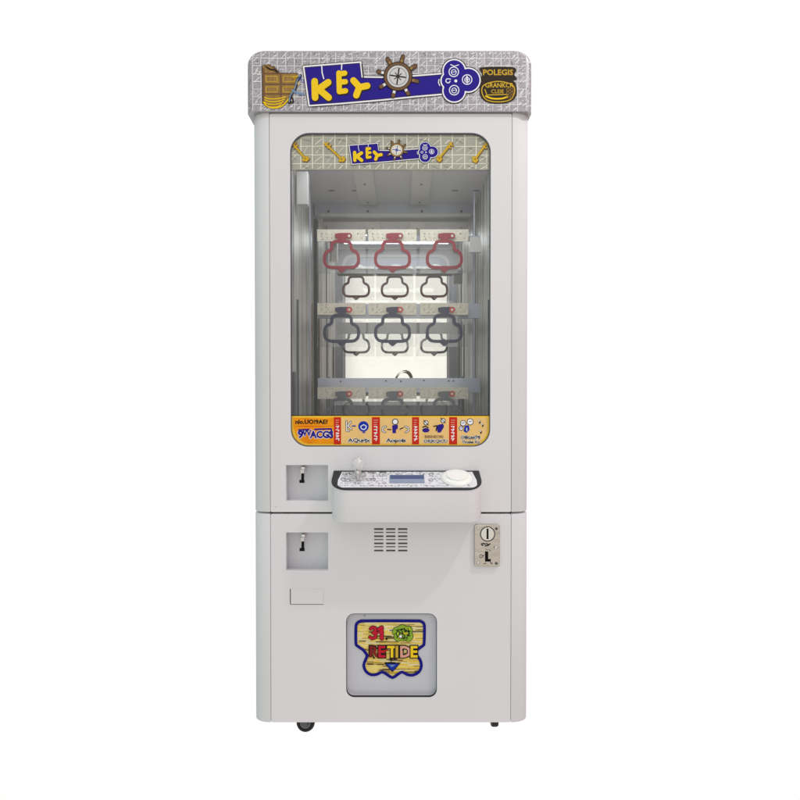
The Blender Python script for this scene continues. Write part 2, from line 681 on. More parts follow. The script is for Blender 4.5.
ik = Ink(front_frame(.0072), .0001, 30)
ik.STEP = 1.2e-5
for i in range(18):
    x = 290 + i * 11.6 + R.uniform(-1, 1)
    clipped(ik, (x, 134), (x + R.uniform(-.5, .5), 170), .85, M_CREAM, inside_header)
for j in range(5):
    y = 137.6 + j * 8.6
    for i in range(17):
        x = 290 + i * 11.7
        clipped(ik, (x, y + R.uniform(-.3, .3)), (x + 11.7, y + R.uniform(-.3, .3)), .7, M_CREAM, inside_header)
        if R.random() < .85:
            a = (x + R.uniform(1, 3), y + R.uniform(5.5, 8))
            clipped(ik, a, (x + R.uniform(6, 10), y + R.uniform(0, 3)), R.uniform(.4, .8), M_CREAM, inside_header)
        if R.random() < .35:
            clipped(ik, (x + R.uniform(1, 4), y + 2), (x + R.uniform(6, 10), y + R.uniform(3, 6)), .35, M_DLINE, inside_header)
ik.build('header_pattern', hdr)


def key_logo(fr, T, s, parent, small=False):
    """blue key with yellow KEY letters, ship's wheel and clover bow; T maps sign units"""
    def tp(pts):
        return [T(a, b) for a, b in pts]
    ik = Ink(fr, .0012, 1000)
    ik.STEP = 1.6e-5
    body = [(304.6, 68), (361.2, 63.6), (363, 78.2), (388, 78.6), (416, 77), (446, 74.6), (446, 95), (416, 97.6), (380, 101.2), (340, 104.6), (310, 106.6)]
    cx = sum(a for a, b in body) / len(body)
    ik.poly(tp(body), M_BLUE, .0012)
    for a, b in zip(body, body[1:] + body[:1]):
        if a[0] > 440 and b[0] > 440:
            continue
        ik.seg(T(*a), T(*b), 2.9 * s, M_DBROWN, None)
    ik2 = [(a, b) for a, b in zip(body, body[1:] + body[:1]) if not (a[0] > 440 and b[0] > 440)]
    for a, b in ik2:
        ik.seg(T(*a), T(*b), 1.5 * s, M_WPRINT)
    # cuts in the key's bit
    ik.line(tp([(322.6, 67), (323, 74), (324.6, 80)]), 1.1 * s, M_WPRINT)
    ik.line(tp([(342.4, 65.4), (342.2, 71)]), 1.1 * s, M_WPRINT)
    ik.line(tp([(361.6, 66), (363.6, 79)]), 1.6 * s, M_DBROWN)
    ik.line(tp([(360.9, 64), (362.6, 78.4)]), 1.2 * s, M_WPRINT)
    # letters
    Ks = [[(315.6, 82.6), (316, 98.6)], [(329, 83.6), (318.6, 91)], [(320.4, 91), (329.4, 98.6)]]
    Es = [[(339.6, 74.4), (340, 92.8)], [(340, 75.4), (345.4, 74.6)], [(340, 83.6), (346, 83)], [(340, 92.8), (346.2, 92)]]
    Ys = [[(354, 81.8), (359.8, 88.2)], [(367.6, 87), (359.8, 88.6)], [(359.8, 88.2), (356.8, 96.4)]]
    for (L3, wd) in ((Ks, 6.6), (Es, 5.2), (Ys, 6.4)):
        for ln in L3:
            ik.line(tp([(a + .6, b + .9) for a, b in ln]), (wd + 1.0) * s, M_DBROWN)
    for (L3, wd) in ((Ks, 6.6), (Es, 5.2), (Ys, 6.4)):
        for ln in L3:
            ik.line(tp(ln), wd * s, M_YEL)
    # clover bow
    lobes = [(453.6, 72.5, 11.2), (467.5, 81.5, 11.8), (453.6, 92, 11.2), (449.5, 82, 9)]
    for grow, m in ((1.4, M_DBROWN), (.6, M_WPRINT), (-.7, M_BLUE)):
        ik.poly(tp(star_union(456, 82, [(a, b, r + grow) for a, b, r in lobes])), m)
    for (a, b, r) in ((453.2, 73.4, 4.7), (466.4, 81, 4.7), (453.6, 91.4, 4.7)):
        ik.ring(tp(circ(a, b, r, n=28)), .9 * s, M_WPRINT)
        ik.ring(tp(circ(a, b + .3, r * .52, n=18)), .7 * s, M_WPRINT)
        ik.line(tp([(a - 2.2, b + .4), (a + 2.2, b - .2)]), .6 * s, M_WPRINT)
    ik.line(tp([(466.2, 78), (466.5, 84)]), 1.4 * s, M_WPRINT)
    ik.line(tp(smooth_path([(450, 80.6), (446.4, 80.4), (445.4, 83), (448, 84.4), (449.6, 82.6)], 4, False)), .9 * s, M_WPRINT)
    ik.poly(tp(circ(455.2, 82.4, 1.5, n=14)), M_WPRINT)
    ik.line(tp([(450, 66.4), (454, 68), (458, 66.6)]), .8 * s, M_WPRINT)
    ik.line(tp([(438.6, 81), (438, 84), (439.4, 87)]), .9 * s, M_WPRINT)
    # ship's wheel
    W = (398, 78)
    for i in range(8):
        a = math.radians(i * 45 + 14)
        c, sn = math.cos(a), math.sin(a)
        for rr, wd, m in (((13, 20.0), 4.4, M_DBROWN), ((13, 19.6), 2.6, M_WLINE if i in (1, 2, 3, 4) else M_OCHRE), ((18.4, 19.6), 3.4, M_BROWN)):
            ik.line(tp([(W[0] + c * rr[0], W[1] + sn * rr[0]), (W[0] + c * rr[1], W[1] + sn * rr[1])]), wd * s, m)
    ik.poly(tp(circ(*W, 14.4, n=48)), M_DBROWN)
    ik.poly(tp(circ(*W, 13.5, n=48)), M_OCHRE if small else M_BROWN)
    ik.poly(tp(circ(*W, 11.4, n=48)), M_DBROWN)
    ik.poly(tp(circ(*W, 10.7, n=48)), M_CREAM if small else M_DISC)
    for i in range(8):
        a = math.radians(i * 45 + 8)
        l = 7.6 if i % 2 == 0 else 4.4
        ik.seg(T(W[0], W[1]), T(W[0] + l * math.cos(a), W[1] + l * math.sin(a)), (.9 if i % 2 else 1.4) * s, M_BLUE2 if small else M_DBROWN)
    ik.ring(tp(circ(*W, 8.4, n=30)), .45 * s, M_DLINE)
    return ik.build('key_sign', parent)


TS = lambda a, b: (349.5 + (a - 304.6) * .506, 143.6 + (b - 64) * .485)
key_logo(front_frame(.0072), TS, .5, hdr, True)

# little golden keys on the header
for (ax, ay, bx, by) in ((293.5, 143.5, 306, 158.5), (325.5, 143.5, 342, 159), (451, 143, 439, 158), (486, 143, 474.5, 159)):
    ik = Ink(front_frame(.0072), .0012, 1000)
    ik.STEP = 1.6e-5
    for dx, m, g in ((.5, M_BROWN, 1.0), (0, M_GOLD, 0)):
        ik.line([(ax + dx, ay + dx), (bx + dx, by + dx)], 1.9 + g * .7, m)
        d = Vector((bx - ax, by - ay)).normalized()
        nrm = Vector((-d.y, d.x))
        for t in (.0, 2.2):
            c = Vector((bx, by)) + d * t * .8
            ik.poly(circ(c.x + nrm.x * (1.8 if t == 0 else 0) + dx, c.y + nrm.y * (1.8 if t == 0 else 0) + dx, 1.7 + g * .3, n=12), m)
            ik.poly(circ(c.x - nrm.x * 1.8 + dx, c.y - nrm.y * 1.8 + dx, 1.5 + g * .3, n=12), m)
        for t in (.08, .24):
            c = Vector((ax, ay)) + (Vector((bx, by)) - Vector((ax, ay))) * t
            ik.line([(c.x - nrm.x * 2.6 + dx, c.y - nrm.y * 2.6 + dx), (c.x + nrm.x * 1.2 + dx, c.y + nrm.y * 1.2 + dx)], 1.3 + g * .7, m)
    ik.poly(circ(bx, by, .7, n=8), M_BROWN)
    ik.build('golden_key', hdr)

# ---- instruction strip
strip = sheet('instruction_strip', [rrect(292, 413, 489, 443.4, (0, 0, 16.2, 16.2), 10)], .0072, .0088, M_YSTRIP, glass)
ik = Ink(front_frame(.0072), .0001, 4000)
ik.STEP = 6e-6
ik.line([(292, 413.4), (489, 413.4)], .8, M_BLACK, cap=False)


def corner_cut(pts, cx, cy, r):
    return pts


ik.poly([(293.5, 415.5)] + [(334, 415.5), (334, 441.6), (310, 441.6)] + circ(310, 426.4, 15.2, n=8, a0=90, a1=180)[1:-1] + [(293.6, 425)], M_ORANGE)
cells = [(341, 372), (380, 412), (419, 449), (457, 487.2)]
for i, (a, b) in enumerate(cells):
    if i < 3:
        ik.poly([(a, 415.5), (b, 415.5), (b, 441.6), (a, 441.6)], M_TAN)
    else:
        ik.poly([(a, 415.5), (b, 415.5), (b, 428)] + circ(472.6, 427.2, 14.4, n=9, a0=0, a1=90)[1:] + [(a, 441.6)], M_TAN)
for (a, b) in ((334, 341.2), (372, 380), (412, 419), (449, 457)):
    ik.poly([(a, 415), (b, 415), (b, 442.2), (a, 442.2)], M_REDP)
    for j in range(3):
        ik.line([(a + 2, 418 + j * 2.2), (b - 2.2 - j * .4, 418 + j * 2.2)], .7, M_PINK)
    for j in range(5):
        y = 424.4 + j * 3.1
        ik.line([(a + 2.2, y), (a + 5, y + R.uniform(-.6, .6)), (a + R.uniform(2.4, 5), y + 1.6)], .85, M_WPRINT)
ik.text('nlo.UO!9AE?', 295.5, 421.6, 4.0, M_BLACK, wide=1.06, fat=.04)
ik.line([(296, 424.2), (333, 423.8)], .4, M_REDP)
for off, m, fat in ((0, M_WPRINT, .075), (.0, M_BLUE, .04)):
    ik.text('9', 298, 435.4, 6.8, m, wide=1.15, fat=fat * 1.3)
    ik.text('VV', 303, 433.6, 5.8, m, wide=.8, fat=fat * 1.3)
    ik.text('ACGS', 310.6, 435.6, 6.6, m, wide=.92, fat=fat * 1.3)
ik.line([(299, 427.8), (309, 427.4)], 1.6, M_BLUE)
ik.line([(315, 427.2), (331.4, 426.6), (332.4, 434)], 1.6, M_BLUE)
# cell 1: lever and round arrow
for m, wd in ((M_BLACK, 2.0), (M_WPRINT, 1.0)):
    ik.line([(346.6, 419), (346.8, 428.6), (349.2, 428.8)], wd, m)
    ik.line([(351, 419.6), (348, 423.6), (351.6, 427.2)], wd, m)
ik.line([(352.4, 423.8), (355.4, 423.8)], 1.2, M_BLUE2)
ik.poly(circ(363.6, 424.2, 5.2, n=26), M_BLUE2)
ik.line(circ(363.6, 424.6, 2.7, n=8, a0=0, a1=180), .9, M_WPRINT)
ik.line([(361, 424), (363.8, 422.4), (366.4, 424)], .8, M_WPRINT)
ik.poly([(362, 429.6), (366, 429.6), (364, 431.4)], M_BLUE2)
# cell 2: figure with arrows
for m, r in ((M_BLACK, 3.2), (M_WPRINT, 2.4)):
    ik.poly(circ(395.2, 419.6, r, n=18), m)
ik.poly([(392.2, 423.2), (397.8, 422.6), (397.8, 426.4), (396, 427.6), (396, 431), (392.6, 431)], M_BLUE)
for sx, cx in ((-1, 386), (1, 405)):
    pa = [(cx, 424.4), (cx + sx * 3, 425.2), (cx + sx * 3.6, 428.4), (cx + sx * .8, 430)]
    ik.line(pa, 1.9, M_BLACK)
    ik.line(pa, .9, M_WPRINT)
ik.line([(400, 427), (403, 425.6)], 1, M_BLACK)
ik.line([(387.6, 427.2), (391, 427.4)], 1, M_BLACK)
# cell 3
for (cx, cy) in ((426, 420.6), (443, 418.4)):
    for m, r in ((M_BLACK, 2.5), (M_WPRINT, 1.8)):
        ik.poly(circ(cx, cy, r, n=16), m)
    ik.line([(cx - 2.4, cy - 2.6), (cx + 2.2, cy + 2.4)], .7, M_BLACK)
ik.poly(circ(425.8, 428, 3.6, 2.2, n=18), M_BLUE)
ik.line([(422.6, 425), (425.4, 424), (428, 425.4)], 1.1, M_BLACK)
ik.poly([(438, 422.6), (443, 421.6), (444, 424.4), (440.6, 430.2), (437.6, 430.4), (436.8, 426)], M_BLUE)
ik.line([(433.6, 424.2), (437, 423.4), (436, 428.6)], 1.1, M_BLACK)
# cell 4
for (cx, cy, r) in ((463, 421, 2.4), (470, 419.6, 2.8), (461, 426, 1.8)):
    for m, g in ((M_BLACK, .6), (M_WPRINT, 0)):
        ik.poly(circ(cx, cy, r + g, n=16), m)
    ik.line([(cx - 1.2, cy), (cx + 1.2, cy - .6)], .6, M_BLUE)
ik.poly([(464.6, 423.6), (468.6, 423), (469.4, 427.6), (466.4, 430.6), (463.4, 429)], M_BLUE2)
ik.line([(466.6, 426), (466.6, 428.4)], .9, M_WPRINT)
for (cx, cy) in ((478.4, 418.4), (481.4, 421.6), (479.6, 428.4)):
    ik.line([(cx, cy), (cx + 1.6, cy + 1), (cx + 1, cy + 2.6)], 1.3, M_BLACK)
    ik.line([(cx - .2, cy - .2), (cx + 1.2, cy + .8)], .8, M_WPRINT)


def outl_text(s, x, y, h, wide, white=True):
    if white:
        ik.text(s, x, y, h, M_WPRINT, wide=wide, fat=.09)
    ik.text(s, x, y, h, M_BLACK, wide=wide, fat=.025)


outl_text('AQurix', 348.2, 439.8, 3.6, 1.35)
outl_text('Aopois', 386.4, 439.8, 3.6, 1.3)
ik.text('BIBINEORI', 424.5, 435.8, 2.7, M_BROWN, wide=1.05, fat=.01)
outl_text('ORIKQICU', 423.6, 440.4, 3.1, 1.1)
outl_text('Olikuai(Pil', 460.5, 436.6, 3.1, 1.05)
outl_text('Tioaiaa Ko', 461.8, 441.0, 2.7, 1.05)
ik.build('instruction_print', strip)

sheet('header_backing', [rrect(292, 134.2, 489, 169.6, (18, 18, 0, 0), 10)], .0106, .0112, M_INNER, hdr)
sheet('strip_backing', [rrect(292, 413, 489, 443.4, (0, 0, 16.2, 16.2), 10)], .0106, .0112, M_INNER, strip)
# ------------------------------------------------------------ compartment behind the window
IL, IR, YM = -.36, .300, .72
ZCE = ZC + (385 - 203) * k(YM)
ZF = P(0, 450).z
for (xa, xb) in ((IL - .008, IL), (IR, IR + .008)):
    box('side_lining', xa, xb, .0145, YM, ZF, ZCE, M_WALL, root)
box('ceiling_lining', IL - .008, IR + .008, .0145, YM + .012, ZCE + .0005, ZCE + .012, M_INNER, root)
box('floor_lining', IL - .008, IR + .008, .0145, YM + .012, ZF - .012, ZF - .0005, M_INNER, root)
mirror = box('back_mirror', IL, IR, YM, YM + .005, ZF, ZCE, M_MIRROR, root)
# inner face of the door, grey, round the window (seen in the mirror)
sheet('door_lining', [rrect(274, 118, 507, 508, 1, 2), rrect(288, 130, 493, 447.5, (19, 19, 17, 17), 8)[::-1],
                      rrect(284, 461, 330, 501, 1, 2)[::-1]], .0150, .0165, M_INNER, root)
# header bar on the back wall with screws
zt = ZCE - .0005
hb = box('header_bar', IL + .004, IR - .004, YM - .03, YM - .001, zt - .055, zt, M_RAIL, root, .002)
box('light_rail', IL + .03, IR - .02, YM - .045, YM - .0305, zt - .064, zt - .052, M_BEAM, root, .002)
for px in (329, 368, 421.8, 461):
    p = P(px, 210.5, YM - .03)
    lathe('screw', [(0, .003), (.0045, .0025), (.0055, 0)], p, (0, -1, 0), M_DARK, hb, 12)
# ceiling beams
for px in (365, 421):
    xx = (px - 402) * k(.45)
    b_ = box('ceiling_beam', xx - .036, xx + .036, .32, YM - .05, ZCE - .022, ZCE - .0005, M_BEAM, root, .003)
    for yy in (.25, .45, .64):
        lathe('screw', [(0, .002), (.0035, .002), (.0045, 0)], (xx, yy, ZCE - .022), (0, 0, -1), M_DARK, b_, 10)
# corner uprights
for xx, mm in ((IL + .007, M_DARK), (IR - .007, M_RAIL)):
    box('corner_upright', xx - .006, xx + .006, YM - .02, YM - .001, ZF, zt - .066, mm, root)
for xx in (IL + .016, IR - .035):
    box('guide_upright', xx, xx + .006, .50, .506, ZF, ZCE - .03, M_RAIL, root)
pbox('square_post', 297.5, 171, 308.5, 203.5, .30, .33, M_BEAM, root, .001)  # plain square post at the upper left, carrying no lamp
for px in (332, 355, 420, 454.5, 476):
    p = P(px, 194.2, .55)
    box('ceiling_slot', p.x - .011, p.x + .011, .545, .552, ZCE - .0095, ZCE - .0006, M_DARK, root)
for ya, yb, zz in ((.12, .15, .25), (.20, .215, -.02), (.27, .30, .05), (.345, .355, .30)):
    for xa in (IL + .0005, IR - .0045):
        box('mirror_dark_strip', xa, xa + .004, ya, yb, ZF + .001, ZC + zz, M_GASK2, root)  # unseen strips added to put dark bands into the mirror
box('cable_duct', IL + .001, IL + .006, .62, .632, ZF, ZC + .33, M_OCHRE, root)

YP = .422     # plane of the key plates


def plate_rails(y0, y1):
    r = pbox('plate_rail', 318, y0, 480, y1, YP + .012, YP + .024, M_RAIL, root, .001)
    for px in (341, 384, 402, 425, 447, 452):
        p = P(px + R.uniform(-2, 2), y0 + 3 + R.uniform(-.5, .5), YP + .012)
        lathe('screw', [(0, .0015), (.0022, .0012), (.003, 0)], p, (0, -1, 0), M_DARK, r, 10)
    return r


bm = bmesh.new()
lp = [P(a, b, .60) for a, b in smooth_path([(394.6, 380), (396.4, 374.6), (400, 370.2), (404.4, 368.6), (408.6, 370), (411.4, 374), (412.6, 380)], 4, False)]
prev = None
for i, c in enumerate(lp):
    ring_ = [bm.verts.new(c + Vector((math.cos(t) * .0035, math.sin(t) * .0035, 0)) + Vector((0, 0, math.cos(t) * .002))) for t in [2 * math.pi * q / 8 for q in range(8)]]
    if prev:
        for q in range(8):
            bm.faces.new((prev[q], prev[(q + 1) % 8], ring_[(q + 1) % 8], ring_[q]))
    prev = ring_
from_bm('head_reflection_arc', bm, M_BROWN, root, True)  # added arc imitating a person's head reflected in the mirror
plate_rails(302, 316.5)
plate_rails(376, 390.5)
# top row hangs on a slim rail, its end bracket shows at the right
pbox('plate_rail', 318, 234.5, 480, 239.6, YP + .012, YP + .024, M_RAIL, root, .001)
pbox('end_bracket', 469, 236, 480.5, 251, YP + .002, YP + .0115, M_BEAM, root, .001)

HALF = [(342, 240.9), (347.0, 240.9), (350.2, 242.0), (351.6, 244.6), (351.8, 247.6), (353.2, 249.6), (356.2, 251.0), (358.3, 254.0), (358.9, 258.4), (358.3, 262.4), (355.8, 265.4), (351.4, 266.5), (342, 266.6)]
RING = smooth_path(HALF + [(684 - a, b) for a, b in HALF[-2:0:-1]], 3)


def xz(a, b, y):
    p = P(a, b, y)
    return (p.x, p.z)


def make_plate(m_key, dy, dx=0):
    y0 = YP
    pl = sheet('key_plate', [rrect(317.6 + dx, 228 + dy, 366 + dx, 272 + dy, .4, 2)], y0, y0 + .0040, M_ACRYL, root)
    st = sheet('lock_strip', [rrect(317.8 + dx, 228.4 + dy, 365.8 + dx, 240.2 + dy, .4, 2), circ(327 + dx, 233 + dy, .5, n=8)[::-1], circ(332 + dx, 237 + dy, .5, n=8)[::-1],
                              circ(358 + dx, 232.6 + dy, .8, n=10)[::-1], circ(322 + dx, 235.6 + dy, .5, n=8)[::-1], circ(362 + dx, 237 + dy, .5, n=8)[::-1]],
               y0 - .0026, y0 - .0005, M_STRIP, pl)
    bm = bmesh.new()
    n = len(RING)
    loops = []
    for off, yy in ((1.5, y0 - .009), (-1.5, y0 - .009), (-1.5, y0 - .0035), (1.5, y0 - .0035)):
        lp = []
        for i in range(n):
            p0, p1, p2 = RING[i - 1], RING[i], RING[(i + 1) % n]
            tx, ty = p2[0] - p0[0], p2[1] - p0[1]
            l = math.hypot(tx, ty)
            a, b = p1[0] + ty / l * off + dx, p1[1] - tx / l * off + dy
            x, z = xz(a, b, y0)
            lp.append(bm.verts.new((x, yy, z)))
        loops.append(lp)
    for q in range(4):
        A, B = loops[q], loops[(q + 1) % 4]
        for i in range(n):
            bm.faces.new((A[i], A[(i + 1) % n], B[(i + 1) % n], B[i]))
    prism_bm(bm, [xz(a + dx, b + dy, y0) for a, b in ((336.6, 267.2), (347.6, 267.2), (342.8, 271.4), (341.2, 271.4))], y0 - .0092, y0 - .0034)
    prism_bm(bm, [xz(a + dx, b + dy, y0) for a, b in ((335.8, 233.4), (341, 232.6), (350, 232.6), (350.4, 236.9), (346.4, 237.8), (345.8, 240.2), (338.8, 240.2), (338.2, 237.8), (335.8, 237))], y0 - .0094, y0 - .0032)
    from_bm('key_outline', bm, m_key, pl)
    ik = Ink(front_frame(y0 - .0027), .0068)
    ik.poly(circ(349.6 + dx, 235.2 + dy, 2.9, n=20), M_RED if m_key is M_RED else M_RING)
    ik.poly(circ(349.6 + dx, 235.2 + dy, 1.3, n=14), M_STRIP)
    ik.build('lock_ring', pl)
    ik = Ink(front_frame(y0 - .0027), .0002)
    rr = random.Random(int(dy * 7 + dx * 3) + 5)
    for _ in range(16):
        a, b = rr.uniform(319, 333) + dx, rr.uniform(230, 239) + dy
        ik.poly(circ(a, b, rr.uniform(.25, .5), n=6), rr.choice((M_WLINE, M_DLINE, M_DARK)))
        if rr.random() < .6:
            a = rr.uniform(352, 365) + dx
            ik.poly(circ(a, b, rr.uniform(.25, .5), n=6), rr.choice((M_WLINE, M_DLINE, M_PINK)))
    for _ in range(7):
        ik.poly(circ(rr.uniform(330, 356) + dx, rr.uniform(229.4, 231.6) + dy, .3, n=6), M_WLINE)
    absorb(st, ik.build('strip_marks', pl))
    # clear half-round tab above the plate
    tab = circ(344 + dx, 228 + dy, 7, 2.6, n=12, a0=180, a1=360)
    sheet('tab', [tab], y0 + .001, y0 + .003, M_ACRYL, pl)
    # short shelf lip that holds the plate
    return pl


def copy_tree(o, parent, delta):
    c = o.copy()
    COL.objects.link(c)
    c.parent = parent
    c.location = o.location + delta
    for ch in [x for x in o.children]:
        d = ch.copy()
        COL.objects.link(d)
        d.parent = c
        d.location = ch.location
    return c


for dy, m, words in ((0, M_RED, 'red'), (73, M_NAVY, 'navy blue'), (156.5, M_GREYP, 'grey')):
    src = make_plate(m, dy)
    for j, dx in ((1, 50.6), (2, 102)):
        copy_tree(src, root, Vector((dx * k(YP), 0, 0)))

# ------------------------------------------------------------ marquee
MY = -.008
mk = k(MY)
mz0, mz1 = ZC + (385 - 112) * mk, ZC + (385 - 52.5) * mk
mxl, mxr = (250.5 - 402) * k(.02), (529 - 402) * k(.02)
MR, MT = .018, .034
bm = bmesh.new()
rings = []
zs = [(mz0, 0.0)] + [(mz1 - MT + MT * math.sin(math.radians(a)), MT * (1 - math.cos(math.radians(a)))) for a in range(0, 91, 9)]


def plan(xl, xr, r, y0, y1):
    pts = [(xl, y1), (xl, y0 + r)]
    pts += [(xl + r - r * math.cos(math.radians(a)), y0 + r - r * math.sin(math.radians(a))) for a in range(10, 91, 10)]
    pts += [(xr - r + r * math.sin(math.radians(a)), y0 + r - r * math.cos(math.radians(a))) for a in range(0, 91, 10)]
    pts += [(xr, y1)]
    return pts


for z, ins in zs:
    rings.append([bm.verts.new((x, y, z)) for x, y in plan(mxl + ins, mxr - ins, MR, MY, YB + .004)])
for a, b in zip(rings, rings[1:]):
    for i in range(len(a)):
        j = (i + 1) % len(a)
        bm.faces.new((a[i], a[j], b[j], b[i]))
bm.faces.new(rings[0])
bm.faces.new(rings[-1])
marq = from_bm('marquee', bm, M_MARQ, root, True)


def marq_frame(a, b, off):
    """wrap measured positions round the marquee's rounded corners"""
    z = ZC - (b - 385) * mk
    x = (a - 402) * mk
    xl, xr = mxl + MR, mxr - MR
    if x < xl:
        s = (xl - x) / MR
        if s > math.pi / 2:
            s = math.pi / 2
        return Vector((xl - (MR + off) * math.sin(s), MY + MR - (MR + off) * math.cos(s), z))
    if x > xr:
        s = min((x - xr) / MR, math.pi / 2)
        return Vector((xr + (MR + off) * math.sin(s), MY + MR - (MR + off) * math.cos(s), z))
    return Vector((x, MY - off, z))


def in_marq(x, y):
    if y < 53.2 or y > 111.4 or x < 247.6 or x > 531.6:
        return False
    for cx, sx in ((262.5, -1), (517, 1)):
        if (x - cx) * sx > 0 and y < 65 and math.hypot((x - cx) * .82, y - 65) > 11.4:
            return False
    return True


ik = Ink(marq_frame, .0001, 60)
ik.STEP = 8e-6
cw, ch = 8.2, 7.6
for i in range(36):
    x = 246 + i * cw
    for j in range(8):
        y = 52 + j * ch
        jx, jy = R.uniform(-.25, .25), R.uniform(-.25, .25)
        if R.random() < .97:
            clipped(ik, (x + jx, y), (x + jx, y + ch), R.uniform(.5, .85), M_WLINE, in_marq)
        if R.random() < .97:
            clipped(ik, (x, y + jy), (x + cw, y + jy), R.uniform(.5, .85), M_WLINE, in_marq)
        for _ in range(R.choice((2, 3, 3, 4))):
            t = R.random()
            px_, py_ = x + R.uniform(.5, cw - 2), y + R.uniform(.5, ch)
            if t < .5:
                l = R.uniform(2, 7)
                clipped(ik, (px_, py_), (px_ + l * .75, py_ - l * .7), R.uniform(.45, .9), M_WLINE, in_marq)
            elif t < .72:
                l = R.uniform(1.5, 4)
                clipped(ik, (px_, py_), (px_ + l, py_ + R.uniform(-.6, .6)), R.uniform(.45, .8), M_WLINE, in_marq)
            elif t < .88:
                l = R.uniform(1.5, 4)
                clipped(ik, (px_, py_), (px_ + l * R.uniform(-.8, .8), py_ + l), R.uniform(.3, .6), M_DLINE, in_marq)
            else:
                clipped(ik, (px_, py_), (px_ + 2, py_ - 1.2), 1.3, M_WLINE, in_marq)
ik.build('marquee_pattern', marq)
key_logo(marq_frame, lambda a, b: (a, b), 1.0, marq)

# treasure crate drawing at the left
ik = Ink(marq_frame, .0012, 1000)
ik.STEP = 1.6e-5
crate = [(264, 67), (270, 66.4), (279.4, 72.6), (281, 75), (298.6, 75), (297.6, 84), (293.6, 93), (291.6, 98), (286, 105), (278, 108), (268, 107), (264.4, 104)]
ik.ring(crate, 1.6, M_DBROWN)
ik.poly(crate, M_OCHRE)
for a, b, c, d in ((264.6, 75, 281, 75), (265, 85.4, 296, 85.4), (265, 95, 292, 95), (282, 75, 282.4, 104), (265.2, 70, 265.4, 104), (266, 67.6, 281, 74.6), (275, 68, 279, 73)):
    ik.line([(a, b), (c, d)], 1.7, M_BROWN)
for a, b in ((267.6, 77.6), (267.6, 88), (284.6, 77.6), (284.6, 88)):
    ik.ring(rrect(a, b, a + 11, b + 5.2, .8, 3), .6, M_GOLD)
for i in range(4):
    y = 98.4 + i * 2.4
    ik.line(smooth_path([(266, y), (271, y + 1.4 + i * .3), (279, y + 1.2 + i * .3), (287 - i * 1.4, y - .6)], 4, False), .95, M_YEL)
ik.line(smooth_path([(265, 103), (269, 107.4), (276, 109), (284, 106.6), (290, 100)], 4, False), 1.2, M_YEL)
ik.line([(268, 68.6), (272, 71.4), (276, 71), (279, 74)], 1, M_BLACK)
# rope and chain
ik.line(smooth_path([(302, 77), (298.4, 83), (296.6, 90), (292, 97), (290.4, 104)], 5, False), 2.3, M_DBROWN)
ik.line(smooth_path([(301.6, 77), (298, 83), (296, 90), (291.6, 97), (290.4, 103)], 5, False), 1.1, M_SKY)
ik.line([(294, 92), (299, 94.6), (305, 95.4)], 1.9, M_SKY)
ik.line([(291, 104), (295, 103), (293, 98)], 1.4, M_DBROWN)
for (a, b) in ((301, 80), (299.8, 85), (303.6, 82.4), (297, 79)):
    ik.ring(circ(a, b, 1.3, n=10), .5, M_BLUE2 if a > 300 else M_GOLD)
ik.line([(294.6, 79), (299, 77.6)], 1.4, M_GOLD)
ik.build('crate_picture', marq)
# double board at the right
ik = Ink(marq_frame, .0012, 1000)
ik.STEP = 1.6e-5
ik.poly(smooth_path([(480, 69), (497, 68.2), (512, 68.8), (515, 72), (513, 76), (515, 81), (497, 82.6), (480, 82), (481.4, 76), (479.4, 72)], 4), M_DBROWN)
ik.poly(smooth_path([(482, 82), (497, 80.6), (512, 82), (515.4, 89), (514.6, 98), (508, 103), (497, 104.6), (486, 103), (479.6, 97), (479, 88)], 4), M_DBROWN)
ik.text('POLEGIS', 481.8, 76.4, 5.2, M_YELD, wide=1.06, fat=.035)
ik.text('POLEGIS', 481.8, 76.1, 5.2, M_GOLD, wide=1.06, fat=.005)
ik.ring(smooth_path([(483.4, 86), (497, 82.6), (511, 86), (513.4, 93), (509, 100.6), (497, 102.8), (485.6, 100.6), (481, 93)], 4), 1.0, M_GOLD)
ik.text('GRANKCR', 484.2, 88.6, 4.4, M_GOLD, wide=.92, fat=.02)
ik.text('CLEIE', 490, 94.2, 3.6, M_GOLD, wide=1.0, fat=.01)
ik.line([(487, 96), (507, 95.4)], .9, M_GOLD)
ik.line(smooth_path([(485, 97), (491, 99.4), (500, 99.6), (506, 98)], 4, False), 1.5, M_YEL)
ik.line([(484, 90.6), (486, 96)], .9, M_GOLD)
for a in (505.5, 509.4):
    for b in (90, 93.2, 96.6):
        ik.ring(rrect(a, b, a + 2.6, b + 2.2, .4, 2), .5, M_YELD)
ik.build('board_picture', marq)

# ------------------------------------------------------------ control shelf
PXL, PXR, PD = -.1895, .2140, .090


def ztop(y):
    return .793 + y * .033 / .09


def plan_shelf(g=0.0, r=.046):
    xl, xr, yf = PXL - g, PXR + g, -PD - g
    pts = [(xl, .0 - .0002), (xl, yf + r)]
    pts += [(xl + r - r * math.cos(math.radians(a)), yf + r - r * math.sin(math.radians(a))) for a in range(8, 89, 8)]
    pts += [(xl + r, yf), (xr - r, yf)]
    pts += [(xr - r + r * math.sin(math.radians(a)), yf + r - r * math.cos(math.radians(a))) for a in range(8, 89, 8)]
    pts += [(xr, yf + r), (xr, -.0002)]
    return pts


def loft(name, levels, m, parent):
    bm = bmesh.new()
    rs = []
    for g, fz, r in levels:
        rs.append([bm.verts.new((x, y, fz(y))) for x, y in plan_shelf(g, r)])
    for a, b in zip(rs, rs[1:]):
        for i in range(len(a)):
            j = (i + 1) % len(a)
            bm.faces.new((a[i], a[j], b[j], b[i]))
    bm.faces.new(rs[0])
    bm.faces.new(rs[-1])
    return from_bm(name, bm, m, parent, True)


